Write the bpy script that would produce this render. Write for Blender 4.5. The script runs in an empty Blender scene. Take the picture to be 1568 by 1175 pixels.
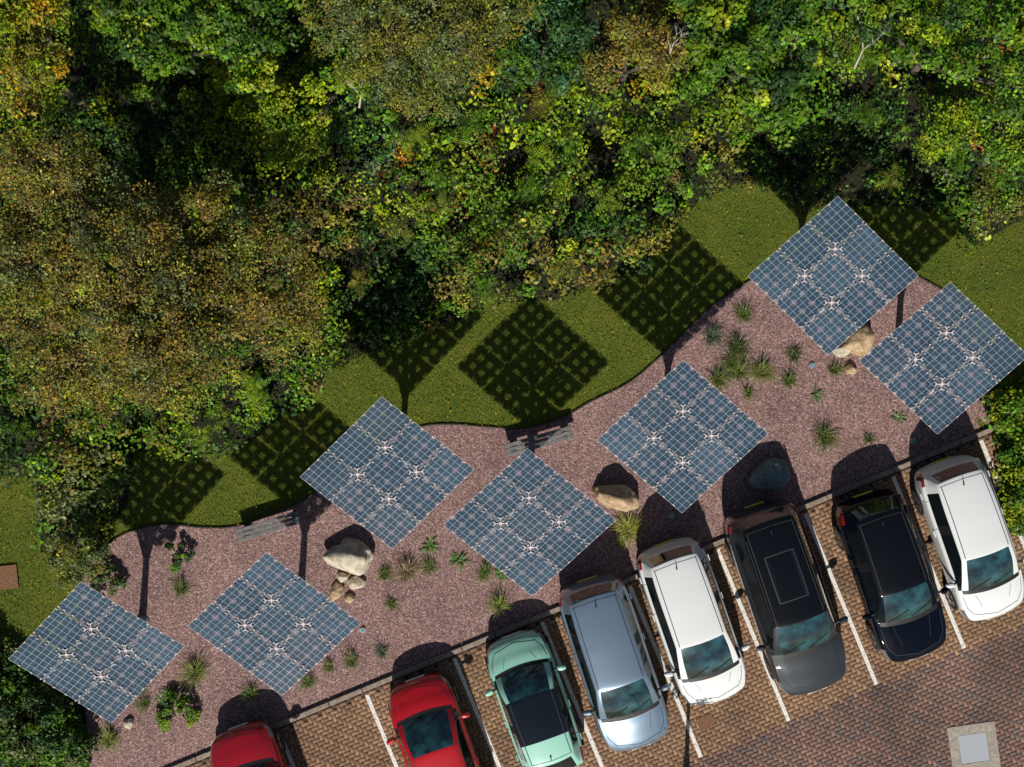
import bpy, bmesh, math, random
import numpy as np
from mathutils import Vector, Matrix, noise
from mathutils.bvhtree import BVHTree

rng = np.random.default_rng(7)
random.seed(7)
S = 60.0      # image scale: image pixels per metre at ground level
H = 30.0      # drone height in metres
def W(px, py, z=0.0):
    k = (1 - z / H) / S
    return Vector(((px - 784) * k, (587.5 - py) * k, z))
scene = bpy.context.scene
COL = scene.collection

# ------------------------------------------------------------ materials
def new_mat(name):
    m = bpy.data.materials.new(name); m.use_nodes = True
    nt = m.node_tree
    return m, nt, nt.nodes["Principled BSDF"], nt.nodes["Material Output"]
def simple(name, col, rough=0.5, metal=0.0, coat=0.0, spec=0.5):
    m, nt, b, o = new_mat(name)
    b.inputs['Base Color'].default_value = (*col, 1)
    b.inputs['Roughness'].default_value = rough
    b.inputs['Metallic'].default_value = metal
    b.inputs['Coat Weight'].default_value = coat
    b.inputs['Coat Roughness'].default_value = 0.04
    b.inputs['Specular IOR Level'].default_value = spec
    return m
def nd(nt, t, **kw):
    n = nt.nodes.new(t)
    for k, v in kw.items(): setattr(n, k, v)
    return n
def noise_node(nt, scale, detail=5, rough=0.6, coord='Object'):
    tc = nd(nt, 'ShaderNodeTexCoord'); n = nd(nt, 'ShaderNodeTexNoise')
    n.inputs['Scale'].default_value = scale; n.inputs['Detail'].default_value = detail
    n.inputs['Roughness'].default_value = rough
    nt.links.new(tc.outputs[coord], n.inputs['Vector']); return n
def ramp(nt, src, stops):
    r = nd(nt, 'ShaderNodeValToRGB'); e = r.color_ramp.elements
    e[0].position, e[0].color = stops[0][0], (*stops[0][1], 1)
    e[1].position, e[1].color = stops[1][0], (*stops[1][1], 1)
    for p, c in stops[2:]:
        x = e.new(p); x.color = (*c, 1)
    nt.links.new(src, r.inputs['Fac']); return r
def mixc(nt, fac, a, b, mode='MIX'):
    m = nd(nt, 'ShaderNodeMix', data_type='RGBA', blend_type=mode)
    if isinstance(fac, float): m.inputs[0].default_value = fac
    else: nt.links.new(fac, m.inputs[0])
    for i, x in ((6, a), (7, b)):
        if isinstance(x, tuple): m.inputs[i].default_value = (*x, 1)
        else: nt.links.new(x, m.inputs[i])
    return m.outputs[2]
def bump(nt, b, src, strength, dist):
    n = nd(nt, 'ShaderNodeBump'); n.inputs['Strength'].default_value = strength
    n.inputs['Distance'].default_value = dist
    nt.links.new(src, n.inputs['Height']); nt.links.new(n.outputs[0], b.inputs['Normal'])

def leaf_material(name, rough=0.5, trans=0.22):
    m, nt, b, o = new_mat(name)
    a = nd(nt, 'ShaderNodeAttribute', attribute_name='Col')
    nt.links.new(a.outputs['Color'], b.inputs['Base Color'])
    b.inputs['Roughness'].default_value = rough
    b.inputs['Specular IOR Level'].default_value = 0.25
    t = nd(nt, 'ShaderNodeBsdfTranslucent'); nt.links.new(a.outputs['Color'], t.inputs['Color'])
    mx = nd(nt, 'ShaderNodeMixShader'); mx.inputs[0].default_value = trans
    nt.links.new(b.outputs[0], mx.inputs[1]); nt.links.new(t.outputs[0], mx.inputs[2])
    nt.links.new(mx.outputs[0], o.inputs['Surface'])
    return m
LEAF = leaf_material('leaf')
def attr_material(name, rough=0.8):
    m, nt, b, o = new_mat(name)
    a = nd(nt, 'ShaderNodeAttribute', attribute_name='Col')
    n = noise_node(nt, 60, 4)
    r = ramp(nt, n.outputs[0], [(0.3, (0.7, 0.7, 0.7)), (0.7, (1.2, 1.2, 1.2))])
    nt.links.new(mixc(nt, 1.0, a.outputs['Color'], r.outputs[0], 'MULTIPLY'), b.inputs['Base Color'])
    b.inputs['Roughness'].default_value = rough
    return m
BLOCK = attr_material('paving_block', 0.85)
PEBBLE = attr_material('pebble', 0.9)

m, nt, b, o = new_mat('grass_ground'); GRASSG = m
n1 = noise_node(nt, 0.9, 6); n2 = noise_node(nt, 28, 5, 0.8)
r1 = ramp(nt, n1.outputs[0], [(0.3, (0.07, 0.115, 0.008)), (0.7, (0.145, 0.16, 0.012))])
r2 = ramp(nt, n2.outputs[0], [(0.3, (0.45, 0.5, 0.4)), (0.7, (1.4, 1.35, 1.3))])
nt.links.new(mixc(nt, 1.0, r1.outputs[0], r2.outputs[0], 'MULTIPLY'), b.inputs['Base Color'])
b.inputs['Roughness'].default_value = 0.95; bump(nt, b, n2.outputs[0], 0.9, 0.05)

m, nt, b, o = new_mat('woodland_soil'); SOIL = m
n2 = noise_node(nt, 12, 6, 0.8)
r2 = ramp(nt, n2.outputs[0], [(0.35, (0.008, 0.010, 0.005)), (0.7, (0.035, 0.032, 0.012))])
nt.links.new(r2.outputs[0], b.inputs['Base Color']); b.inputs['Roughness'].default_value = 1
bump(nt, b, n2.outputs[0], 1, 0.06)

m, nt, b, o = new_mat('gravel'); GRAVEL = m
tc = nd(nt, 'ShaderNodeTexCoord'); v = nd(nt, 'ShaderNodeTexVoronoi')
v.inputs['Scale'].default_value = 30; nt.links.new(tc.outputs['Object'], v.inputs['Vector'])
sep = nd(nt, 'ShaderNodeSeparateColor'); nt.links.new(v.outputs['Color'], sep.inputs[0])
rr = ramp(nt, sep.outputs[0], [(0.0, (0.15, 0.088, 0.083)), (1.0, (0.55, 0.41, 0.38)),
      (0.35, (0.25, 0.15, 0.14)), (0.7, (0.34, 0.215, 0.2)), (0.92, (0.41, 0.28, 0.26))])
dd = ramp(nt, v.outputs['Distance'], [(0.3, (1, 1, 1)), (0.75, (0.5, 0.47, 0.47))])
n3 = noise_node(nt, 0.7, 5)
r3 = ramp(nt, n3.outputs[0], [(0.3, (0.8, 0.78, 0.78)), (0.7, (1.15, 1.12, 1.1))])
c = mixc(nt, 1.0, rr.outputs[0], dd.outputs[0], 'MULTIPLY')
c = mixc(nt, 1.0, c, r3.outputs[0], 'MULTIPLY')
nt.links.new(c, b.inputs['Base Color']); b.inputs['Roughness'].default_value = 0.9
inv = nd(nt, 'ShaderNodeMath', operation='SUBTRACT'); inv.inputs[0].default_value = 1
nt.links.new(v.outputs['Distance'], inv.inputs[1]); bump(nt, b, inv.outputs[0], 0.6, 0.015)

m, nt, b, o = new_mat('paving_sand'); SAND = m
n2 = noise_node(nt, 30, 5)
r2 = ramp(nt, n2.outputs[0], [(0.3, (0.05, 0.034, 0.024)), (0.7, (0.11, 0.075, 0.055))])
nt.links.new(r2.outputs[0], b.inputs['Base Color']); b.inputs['Roughness'].default_value = 1

def stone(name, a, bb, scale=5, rough=0.85):
    m, nt, b, o = new_mat(name)
    n = noise_node(nt, scale, 8, 0.65); n2 = noise_node(nt, scale * 9, 4)
    r = ramp(nt, n.outputs[0], [(0.32, a), (0.62, bb)])
    r2 = ramp(nt, n2.outputs[0], [(0.3, (0.7, 0.7, 0.7)), (0.7, (1.1, 1.1, 1.1))])
    nt.links.new(mixc(nt, 1.0, r.outputs[0], r2.outputs[0], 'MULTIPLY'), b.inputs['Base Color'])
    b.inputs['Roughness'].default_value = rough; bump(nt, b, n.outputs[0], 0.7, 0.05)
    return m
CREAM = stone('cream_stone', (0.32, 0.26, 0.17), (0.66, 0.6, 0.48))
TAN = stone('tan_stone', (0.24, 0.14, 0.06), (0.6, 0.45, 0.28))
DARKST = stone('blue_grey_stone', (0.06, 0.11, 0.12), (0.2, 0.27, 0.27))
KERB = stone('kerb_concrete', (0.2, 0.15, 0.12), (0.34, 0.27, 0.22), 8)
CONC = stone('concrete', (0.28, 0.24, 0.19), (0.42, 0.38, 0.32), 10)
GREYC = stone('grey_bench_stone', (0.10, 0.10, 0.10), (0.2, 0.195, 0.19), 9)
BARK = stone('bark', (0.05, 0.04, 0.028), (0.16, 0.13, 0.1), 14)
PALEBARK = stone('dead_wood', (0.3, 0.27, 0.22), (0.6, 0.55, 0.47), 14)
METAL = simple('galvanised_steel', (0.45, 0.46, 0.47), 0.45, 0.6)
BRACKET = simple('bracket_steel', (0.72, 0.62, 0.62), 0.45, 0.0)
EDGING = simple('lawn_edging', (0.05, 0.04, 0.035), 0.8)
GRATE = simple('drain_steel', (0.36, 0.39, 0.43), 0.6)
RUSTM = stone('rust_cover', (0.14, 0.06, 0.03), (0.25, 0.12, 0.06), 20)
# worn paint
m, nt, b, o = new_mat('worn_white_paint'); PAINT = m
b.inputs['Base Color'].default_value = (0.8, 0.78, 0.74, 1); b.inputs['Roughness'].default_value = 0.7
n = noise_node(nt, 22, 6, 0.8); r = ramp(nt, n.outputs[0], [(0.36, (0, 0, 0)), (0.48, (0.92, 0.92, 0.92))])
t = nd(nt, 'ShaderNodeBsdfTransparent'); mx = nd(nt, 'ShaderNodeMixShader')
nt.links.new(r.outputs[0], mx.inputs[0]); nt.links.new(t.outputs[0], mx.inputs[1])
nt.links.new(b.outputs[0], mx.inputs[2]); nt.links.new(mx.outputs[0], o.inputs['Surface'])
# solar cells
def cell_mat(nm, a, c_):
    m, nt, b, o = new_mat(nm)
    n = noise_node(nt, 0.9, 4)
    r = ramp(nt, n.outputs[0], [(0.3, a), (0.7, c_)])  # blotches of reflected sheen painted into the cell colour
    nt.links.new(r.outputs[0], b.inputs['Base Color'])
    b.inputs['Roughness'].default_value = 0.28; b.inputs['Coat Weight'].default_value = 1
    b.inputs['Coat Roughness'].default_value = 0.03
    return m
CELLS = [cell_mat('solar_cell_a', (0.02,0.045,0.07), (0.05,0.085,0.125)), cell_mat('solar_cell_b', (0.03,0.06,0.09), (0.065,0.11,0.155)),
         cell_mat('solar_cell_c', (0.028,0.05,0.075), (0.06,0.09,0.125))]
CLINE = simple('cell_ribbon', (0.36, 0.43, 0.5), 0.35, 0.1, 0.6)
SEAMP = simple('module_seam', (0.62, 0.64, 0.67), 0.4, 0.0)
m, nt, b, o = new_mat('clear_glass'); CLEAR = m
b.inputs['Base Color'].default_value = (0.09, 0.15, 0.21, 1); b.inputs['Roughness'].default_value = 0.1
t = nd(nt, 'ShaderNodeBsdfTransparent'); t.inputs[0].default_value = (0.86, 0.93, 1.0, 1)
mx = nd(nt, 'ShaderNodeMixShader'); mx.inputs[0].default_value = 0.4
nt.links.new(t.outputs[0], mx.inputs[1]); nt.links.new(b.outputs[0], mx.inputs[2])
nt.links.new(mx.outputs[0], o.inputs['Surface'])

# ------------------------------------------------------------ mesh helpers
def add_obj(name, mesh, parent=None):
    ob = bpy.data.objects.new(name, mesh); COL.objects.link(ob)
    if parent is not None: ob.parent = parent
    return ob
def empty(name, loc=(0, 0, 0)):
    e = bpy.data.objects.new(name, None); e.location = loc; e.empty_display_size = 0.3
    COL.objects.link(e); return e
def fast_mesh(name, V, Q, mats, C=None, mi=None, smooth=False):
    V = np.asarray(V, dtype=np.float32); Q = np.asarray(Q, dtype=np.int32)
    me = bpy.data.meshes.new(name)
    me.vertices.add(len(V)); me.vertices.foreach_set('co', V.ravel())
    k = Q.shape[1]
    me.loops.add(Q.size); me.loops.foreach_set('vertex_index', Q.ravel())
    me.polygons.add(len(Q)); me.polygons.foreach_set('loop_start', np.arange(len(Q), dtype=np.int32) * k)
    if mi is not None: me.polygons.foreach_set('material_index', np.asarray(mi, dtype=np.int32))
    me.update(calc_edges=True)
    if C is not None:
        C = np.asarray(C, dtype=np.float32)
        if C.shape[1] == 3: C = np.hstack([C, np.ones((len(C), 1), np.float32)])
        a = me.color_attributes.new('Col', 'FLOAT_COLOR', 'POINT'); a.data.foreach_set('color', C.ravel())
    for mt in mats: me.materials.append(mt)
    if smooth: me.polygons.foreach_set('use_smooth', np.ones(len(Q), dtype=bool))
    return me
class MB:
    def __init__(s): s.v = []; s.f = []; s.m = []
    def quad(s, a, b, c, d, m=0):
        i = len(s.v); s.v += [tuple(a), tuple(b), tuple(c), tuple(d)]; s.f.append((i, i+1, i+2, i+3)); s.m.append(m)
    def box(s, c, size, rot=0.0, m=0, taper=1.0, axes=None):
        c = Vector(c); hx, hy, hz = [q / 2 for q in size]
        R = axes if axes else Matrix.Rotation(rot, 3, 'Z')
        i = len(s.v)
        for z in (-1, 1):
            k = taper if z > 0 else 1
            for x, y in ((-1, -1), (1, -1), (1, 1), (-1, 1)):
                s.v.append(tuple(c + R @ Vector((x*hx*k, y*hy*k, z*hz))))
        for f in ((0,3,2,1),(4,5,6,7),(0,1,5,4),(1,2,6,5),(2,3,7,6),(3,0,4,7)):
            s.f.append(tuple(i + q for q in f)); s.m.append(m)
    def tube(s, p0, p1, r0, r1, n=8, m=0, caps=True):
        p0, p1 = Vector(p0), Vector(p1); d = (p1 - p0)
        if d.length < 1e-6: return
        q = d.to_track_quat('Z', 'Y'); i = len(s.v)
        for p, r in ((p0, r0), (p1, r1)):
            for k in range(n):
                a = 2*math.pi*k/n; s.v.append(tuple(p + q @ Vector((r*math.cos(a), r*math.sin(a), 0))))
        for k in range(n):
            s.f.append((i+k, i+(k+1) % n, i+n+(k+1) % n, i+n+k)); s.m.append(m)
        if caps:
            s.f.append(tuple(i+n-1-k for k in range(n))); s.m.append(m)
            s.f.append(tuple(i+n+k for k in range(n))); s.m.append(m)
    def mesh(s, name, mats, smooth=False):
        me = bpy.data.meshes.new(name); me.from_pydata(s.v, [], s.f)
        for mt in mats: me.materials.append(mt)
        me.polygons.foreach_set('material_index', s.m)
        if smooth: me.polygons.foreach_set('use_smooth', [True]*len(s.f))
        me.update(); return me
def sheet(name, pts, z, mat):
    bm = bmesh.new(); vs = [bm.verts.new((p[0], p[1], z)) for p in pts]
    f = bm.faces.new(vs); f.normal_update()
    if f.normal.z < 0: f.normal_flip()
    bmesh.ops.triangulate(bm, faces=bm.faces[:])
    me = bpy.data.meshes.new(name); bm.to_mesh(me); bm.free(); me.materials.append(mat)
    return add_obj(name, me)
def smooth_curve(pts, n=8):
    out = []; P = [Vector((*p, 0)) for p in pts]
    for i in range(len(P)-1):
        p0, p1, p2, p3 = P[max(i-1,0)], P[i], P[i+1], P[min(i+2,len(P)-1)]
        for k in range(n):
            t = k/n
            q = 0.5*((2*p1)+(p2-p0)*t+(2*p0-5*p1+4*p2-p3)*t*t+(3*p1-p0-3*p2+p3)*t**3)
            out.append((q.x, q.y))
    out.append((P[-1].x, P[-1].y)); return out

# ------------------------------------------------------------ ground
sheet('ground', [(-250,-250),(250,-250),(250,250),(-250,250)], 0.0, GRASSG)
ANG = math.radians(22.5)
O = W(560, 1050); U = Vector((math.cos(ANG), math.sin(ANG), 0)); V_ = Vector((math.sin(ANG), -math.cos(ANG), 0))
def L2(u, v, z=0): return O + U*u + V_*v + Vector((0, 0, z))

bed_top_px = smooth_curve([(140,1260),(132,1100),(122,960),(128,880),(165,835),(205,812),(255,803),(310,808),(362,806),
   (420,786),(472,762),(520,725),(570,685),(640,655),(690,650),(745,654),(800,656),(860,640),(905,615),
   (960,588),(1000,556),(1040,518),(1085,474),(1140,435),(1200,405),(1280,390),(1360,405),(1420,432),(1475,470),(1505,540),(1520,610),(1530,672)], 6)
bed = [W(*p) for p in bed_top_px]
bed_poly = [(p.x, p.y) for p in bed][:-1] + [tuple(L2(17.0, -0.4)[:2]), tuple(L2(17.0, 0.02)[:2]), tuple(L2(-7.4, 0.02)[:2])]
sheet('gravel_bed', bed_poly, 0.012, GRAVEL)
mb = MB()
for a, c in zip(bed[:-1], bed[1:]):
    d = (c - a); 
    mb.box((a + c)/2 + Vector((0, 0, 0.02)), (d.length + 0.01, 0.03, 0.07), math.atan2(d.y, d.x))
add_obj('lawn_edging', mb.mesh('lawn_edging', [EDGING]))

def in_poly(x, y, poly):
    poly = np.asarray(poly); n = len(poly); inside = np.zeros(len(x), bool); j = n-1
    for i in range(n):
        xi, yi = poly[i]; xj, yj = poly[j]
        c = ((yi > y) != (yj > y)) & (x < (xj-xi)*(y-yi)/((yj-yi) + 1e-12) + xi)
        inside ^= c; j = i
    return inside
N = 36000
x = rng.uniform(-11.5, 13.5, N); y = rng.uniform(-11.5, 4, N); k = in_poly(x, y, bed_poly)
x, y = x[k], y[k]; N = len(x)
r = rng.uniform(0.010, 0.024, N); a = rng.uniform(0, 6.28, N)
base = np.array([[1,0,0],[0,1,0],[-1,0,0],[0,-1,0],[0.1,0.1,0.6]])
Vv = np.zeros((N, 5, 3)); sx = rng.uniform(0.7, 1.3, N)
for i, (bx, by, bz) in enumerate(base):
    X = bx*r*sx; Y = by*r
    Vv[:, i, 0] = x + X*np.cos(a) - Y*np.sin(a); Vv[:, i, 1] = y + X*np.sin(a) + Y*np.cos(a); Vv[:, i, 2] = 0.008 + bz*r
idx = np.arange(N)[:, None]*5
T = np.concatenate([idx + np.array([[0,1,4]]), idx + np.array([[1,2,4]]), idx + np.array([[2,3,4]]), idx + np.array([[3,0,4]])])
pal = np.array([[0.32,0.2,0.185],[0.38,0.26,0.24],[0.22,0.135,0.13],[0.46,0.36,0.335],[0.28,0.175,0.16]])
C = pal[rng.integers(0, 5, N)]*rng.uniform(0.8, 1.2, (N, 1))
add_obj('gravel_stones', fast_mesh('gravel_stones', Vv.reshape(-1, 3), T, [PEBBLE], np.repeat(C, 5, 0)))

# ------------------------------------------------------------ car park
lot = [L2(-14, 0.1), L2(20, 0.1), L2(20, 12), L2(-14, 12)]
sheet('parking_lot', [(p.x, p.y) for p in lot], 0.018, SAND)
A = 0.1
iu = np.arange(-85, 185); iv = np.arange(0, 100)
gx, gy = np.meshgrid(iu, iv, indexing='ij'); c4 = (gx - gy) % 4
quads_c = []
for cls, w_, h_ in ((0, 2, 1), (3, 1, 2)):
    sel = c4 == cls
    quads_c.append(np.stack([gx[sel], gy[sel], np.full(sel.sum(), w_), np.full(sel.sum(), h_)], 1))
B = np.concatenate(quads_c).astype(float); N = len(B)
g = 0.003; ch = 0.006
u0 = B[:,0]*A+g; u1 = (B[:,0]+B[:,2])*A-g; v0 = B[:,1]*A+g+0.16; v1 = (B[:,1]+B[:,3])*A-g+0.16
zt = 0.045 + rng.normal(0, 0.0008, N); Vv = np.zeros((N, 8, 3))
for i, (uu, vv, zz) in enumerate(((u0,v0,0),(u1,v0,0),(u1,v1,0),(u0,v1,0),(u0+ch,v0+ch,1),(u1-ch,v0+ch,1),(u1-ch,v1-ch,1),(u0+ch,v1-ch,1))):
    Vv[:, i, 0] = O.x + U.x*uu + V_.x*vv; Vv[:, i, 1] = O.y + U.y*uu + V_.y*vv
    Vv[:, i, 2] = zt + (rng.normal(0, 0.0006, N)) if zz else 0.034
idx = np.arange(N)[:, None]*8
F = np.concatenate([idx+np.array([f]) for f in ([7,6,5,4],[4,5,1,0],[5,6,2,1],[6,7,3,2],[7,4,0,3])])
bay = (v0 < 4.95)
pb = np.array([[0.26,0.15,0.083],[0.235,0.135,0.076],[0.285,0.17,0.097],[0.215,0.128,0.077]])
pa = np.array([[0.185,0.108,0.082],[0.155,0.096,0.078],[0.205,0.12,0.09],[0.135,0.095,0.085]])
kk = rng.integers(0, 4, N)
C = np.where(bay[:, None], pb[kk], pa[kk])*rng.uniform(0.92, 1.08, (N, 1))
st = np.array([noise.noise(Vector((a_*0.55, b_*0.55, 3))) + 0.6*noise.noise(Vector((a_*1.7, b_*1.7, 9))) for a_, b_ in zip(u0, v0)])
C *= (1 + 0.4*st)[:, None]
# oil staining in the middle of the bays
uc = (u0 - (W(1100,845)-O).dot(U))/2.42; fr = uc - np.floor(uc) - 0.5
C *= (1 - 0.18*np.exp(-(fr/0.12)**2)*np.exp(-((v0-3.6)/1.1)**2))[:, None]
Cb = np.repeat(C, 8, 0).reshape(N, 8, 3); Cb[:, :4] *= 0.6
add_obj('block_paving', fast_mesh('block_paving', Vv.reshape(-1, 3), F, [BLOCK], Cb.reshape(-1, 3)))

mb = MB(); uu = -12.0
while uu < 20:
    mb.box(L2(uu+0.455, 0.06, 0.05), (0.9, 0.125, 0.12), ANG, 0, 1.0); uu += 0.915
me = mb.mesh('kerb', [KERB]); kb = add_obj('kerb', me)
bv = kb.modifiers.new('b', 'BEVEL'); bv.width = 0.015; bv.segments = 2
def u_of(px, py):
    p = W(px, py) - O; return p.dot(U), p.dot(V_)
ul = [u_of(1100, 845)[0] + 2.42*i for i in range(-6, 4)]
for u in ul:
    p = [L2(u-0.05, 0.22), L2(u+0.05, 0.22), L2(u+0.05, 4.95), L2(u-0.05, 4.95)]
    ob = sheet('parking_bay_marking', [(q.x, q.y) for q in p], 0.0515, PAINT)
# drain
e = empty('drain_cover', W(1490, 1145))
mb = MB(); rt = math.radians(8)
for sx_, sy_, cx, cy in ((1.22,0.24,0,0.49),(1.22,0.24,0,-0.49),(0.24,0.74,0.49,0),(0.24,0.74,-0.49,0)):
    q = Matrix.Rotation(rt, 3, 'Z') @ Vector((cx, cy, 0)); mb.box(q + Vector((0,0,0.038)), (sx_, sy_, 0.05), rt)
add_obj('concrete_surround', mb.mesh('cs', [CONC]), e)
mb = MB(); mb.box((0,0,0.042), (0.72,0.72,0.03), rt)
for i in range(-7, 8):
    for j in range(-7, 8):
        q = Matrix.Rotation(rt, 3, 'Z') @ Vector((i*0.046, j*0.046, 0.0585)); mb.box(q, (0.03, 0.01, 0.004), rt + (0.78 if (i+j) % 2 else -0.78))
add_obj('steel_lid', mb.mesh('sl', [GRATE]), e)
mb = MB(); mb.box(W(1080,1105)+Vector((0,0,0.042)), (0.42,0.32,0.03), ANG); add_obj('rusty_access_cover', mb.mesh('rc', [RUSTM]))
mb = MB(); mb.box(W(10,884)+Vector((0,0,0.03)), (0.6,0.6,0.06), 0.1); add_obj('brick_inspection_cover', mb.mesh('bc', [RUSTM]))

# ------------------------------------------------------------ solar trees
PZ = 3.3
panels = [((128,888),(283,990),(170,1110),(10,1010)), ((408,843),(555,955),(430,1068),(287,960)),
 ((585,605),(728,720),(600,842),(458,732)), ((807,685),(945,797),(815,915),(678,805)),
 ((1045,550),(1178,665),(1045,787),(913,675)), ((1283,298),(1406,425),(1272,543),(1142,425)),
 ((1452,432),(1577,545),(1437,667),(1315,553))]
for T_, R_, B_, L_ in panels:
    T, R, Bm, Lf = [W(*p, PZ) for p in (T_, R_, B_, L_)]
    c = (T+R+Bm+Lf)/4; e1 = ((R-T)+(Bm-Lf))/2; e2 = ((Lf-T)+(Bm-R))/2
    base = Vector((c.x, c.y, 0)); emp = empty('solar_tree', base)
    def P(a, b_, dz=0):   # a,b in 0..3 module coords
        q = e1*(a/3-0.5) + e2*(b_/3-0.5); return Vector((q.x, q.y, PZ + dz + 0.06*q.y))
    g3 = 1/3; hh = 0.078; lw = 0.0055; sg = 0.012
    br = [0, lw, hh, g3/2-lw*.8, g3/2+lw*.8, g3-hh, g3-lw, g3]
    V=[]; F=[]; M=[]
    for mi_ in range(3):
        for mj in range(3):
            t1, t2, t0 = random.uniform(-0.03, 0.03), random.uniform(-0.03, 0.03), random.uniform(-0.004, 0.004)
            cm = random.choice((0, 0, 3, 4))
            for gi in range(3):
                for gj in range(3):
                    i0 = len(V); 
                    for bi in br:
                        for bj in br:
                            la = gi*g3+bi; lb = gj*g3+bj
                            q = P(mi_+sg+la*(1-2*sg), mj+sg+lb*(1-2*sg), t0 + t1*(la-.5) + t2*(lb-.5)); V.append(tuple(q))
                    for i in range(7):
                        for j in range(7):
                            F.append((i0+i*8+j, i0+i*8+j+1, i0+(i+1)*8+j+1, i0+(i+1)*8+j))
                            if (i == 0 and gi == 0) or (i == 6 and gi == 2) or (j == 0 and gj == 0) or (j == 6 and gj == 2): mt = 5
                            elif i in (0,3,6) or j in (0,3,6): mt = 1
                            elif i in (1,5) and j in (1,5): mt = 2
                            else: mt = cm
                            M.append(mt)
    me = bpy.data.meshes.new('module_array'); me.from_pydata(V, [], F)
    for mt in (CELLS[0], CLINE, CLEAR, CELLS[1], CELLS[2], SEAMP): me.materials.append(mt)
    me.polygons.foreach_set('material_index', M); me.update()
    add_obj('module_array', me, emp)
    mb = MB()
    for a in (1, 2):
        mb.tube(P(a, 0.05, -0.06), P(a, 2.95, -0.06), 0.02, 0.02, 6)
        mb.tube(P(0.05, a, -0.06), P(2.95, a, -0.06), 0.02, 0.02, 6)
    top = Vector((0.05, -0.05, 1.5))
    mb.tube((0,0,0), (0.03,-0.03,0.8), 0.11, 0.09, 12); mb.tube((0.03,-0.03,0.8), top, 0.09, 0.08, 12)
    mb.tube((0,0,0.01), (0,0,0.04), 0.2, 0.2, 16)
    for a, b_ in ((1,1),(1,2),(2,1),(2,2)):
        n_ = P(a, b_, -0.1); mid = top.lerp(n_, 0.5) + Vector((0,0,0.22))
        mb.tube(top, mid, 0.065, 0.052, 10); mb.tube(mid, n_, 0.052, 0.04, 10)
        for da, db in ((-.55,-.55),(.55,-.55),(-.55,.55),(.55,.55)):
            mb.tube(mid.lerp(n_, 0.45), P(a+da, b_+db, -0.05), 0.03, 0.02, 6)
    add_obj('trunk_and_branches', mb.mesh('trunk', [METAL], True), emp)
    mb = MB(); r1_ = math.atan2(e1.y, e1.x); r2_ = math.atan2(e2.y, e2.x)
    def bar(a, b_, ln, dirn, wd=0.016):
        mb.box(P(a, b_, 0.028), (ln, wd, 0.012), r1_ if dirn == 0 else r2_)
    for a in (1, 2):
        for b_ in (1, 2):
            n_ = P(a, b_, 0.01); mb.tube(n_-Vector((0,0,0.03)), n_+Vector((0,0,0.02)), 0.04, 0.035, 10)
            for off in (-0.085, 0.085):      # spider clamp: paired rails each side of the seam
                for k in (-1, 1):
                    bar(a + k*0.13, b_ + off, 0.07, 0, 0.018); bar(a + off, b_ + k*0.13, 0.07, 1, 0.018)
                    bar(a + k*0.25, b_ + off*0.6, 0.05, 0, 0.013); bar(a + off*0.6, b_ + k*0.25, 0.05, 1, 0.013)
            for sa, sb in ((-1,-1),(1,-1),(-1,1),(1,1)):
                q = P(a+sa*0.12, b_+sb*0.12, 0.02); mb.tube(n_, q, 0.010, 0.008, 5)
    for a in (1, 2):                          # seam clips out towards the edges
        for b_ in (0.04, 0.2, 0.45, 1.5, 2.55, 2.8, 2.96):
            for off in (-0.05, 0.05):
                bar(a+off, b_, 0.055, 1, 0.016); bar(b_, a+off, 0.055, 0, 0.016)
    for a in (0.5, 1.5, 2.5):
        for bb in (0.03, 2.97):
            for off in (-0.17, 0.17):
                bar(a+off, bb, 0.06, 0, 0.018); bar(bb, a+off, 0.06, 1, 0.018)
    add_obj('clamps', mb.mesh('clamps', [BRACKET]), emp)

# ------------------------------------------------------------ boulders, benches
def boulder(name, px, py, sx, sy, sz, rot, mat, seed):
    bm = bmesh.new(); bmesh.ops.create_icosphere(bm, subdivisions=4, radius=1)
    for v in bm.verts:
        d = v.co.normalized(); s = Vector((seed*3.1, seed, 0))
        k = 1 + 0.35*noise.noise(d*1.1+s) + 0.12*noise.noise(d*3+s) + 0.04*noise.noise(d*9+s)
        p = d*k
        for pl in range(6):
            n_ = Vector((math.cos(pl*1.9+seed), math.sin(pl*2.3+seed*2), 0.5*math.sin(pl*1.3+seed)+0.3)).normalized()
            dd_ = p.dot(n_) - 0.8
            if dd_ > 0: p -= n_*dd_*0.85
        v.co = Vector((p.x*sx, p.y*sy, p.z*sz))
    me = bpy.data.meshes.new(name); bm.to_mesh(me); bm.free(); me.materials.append(mat)
    me.polygons.foreach_set('use_smooth', [True]*len(me.polygons))
    ob = add_obj(name, me); ob.location = W(px, py, sz*0.5); ob.location.z = sz*0.45; ob.rotation_euler = (0, 0, rot)
boulder('boulder', 537, 852, 0.62, 0.45, 0.42, 0.1, CREAM, 1)
boulder('boulder', 545, 893, 0.24, 0.18, 0.16, 0.1, CREAM, 2)
boulder('boulder', 515, 906, 0.17, 0.26, 0.16, -0.4, TAN, 3)
boulder('boulder', 535, 916, 0.14, 0.13, 0.12, 0.1, TAN, 4)
boulder('boulder', 524, 884, 0.15, 0.13, 0.14, 0.1, CREAM, 8)
boulder('boulder', 945, 762, 0.68, 0.32, 0.45, -0.3, TAN, 5)
boulder('boulder', 1315, 520, 0.45, 0.4, 0.4, 0.5, TAN, 6)
boulder('boulder', 1290, 535, 0.28, 0.2, 0.2, 0.1, CREAM, 9)
boulder('boulder', 1302, 566, 0.15, 0.13, 0.14, 0.1, TAN, 7)
boulder('boulder', 1182, 728, 0.52, 0.42, 0.4, 0.1, DARKST, 10)
boulder('boulder', 197, 1108, 0.14, 0.13, 0.12, 0.1, CREAM, 11)
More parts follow.
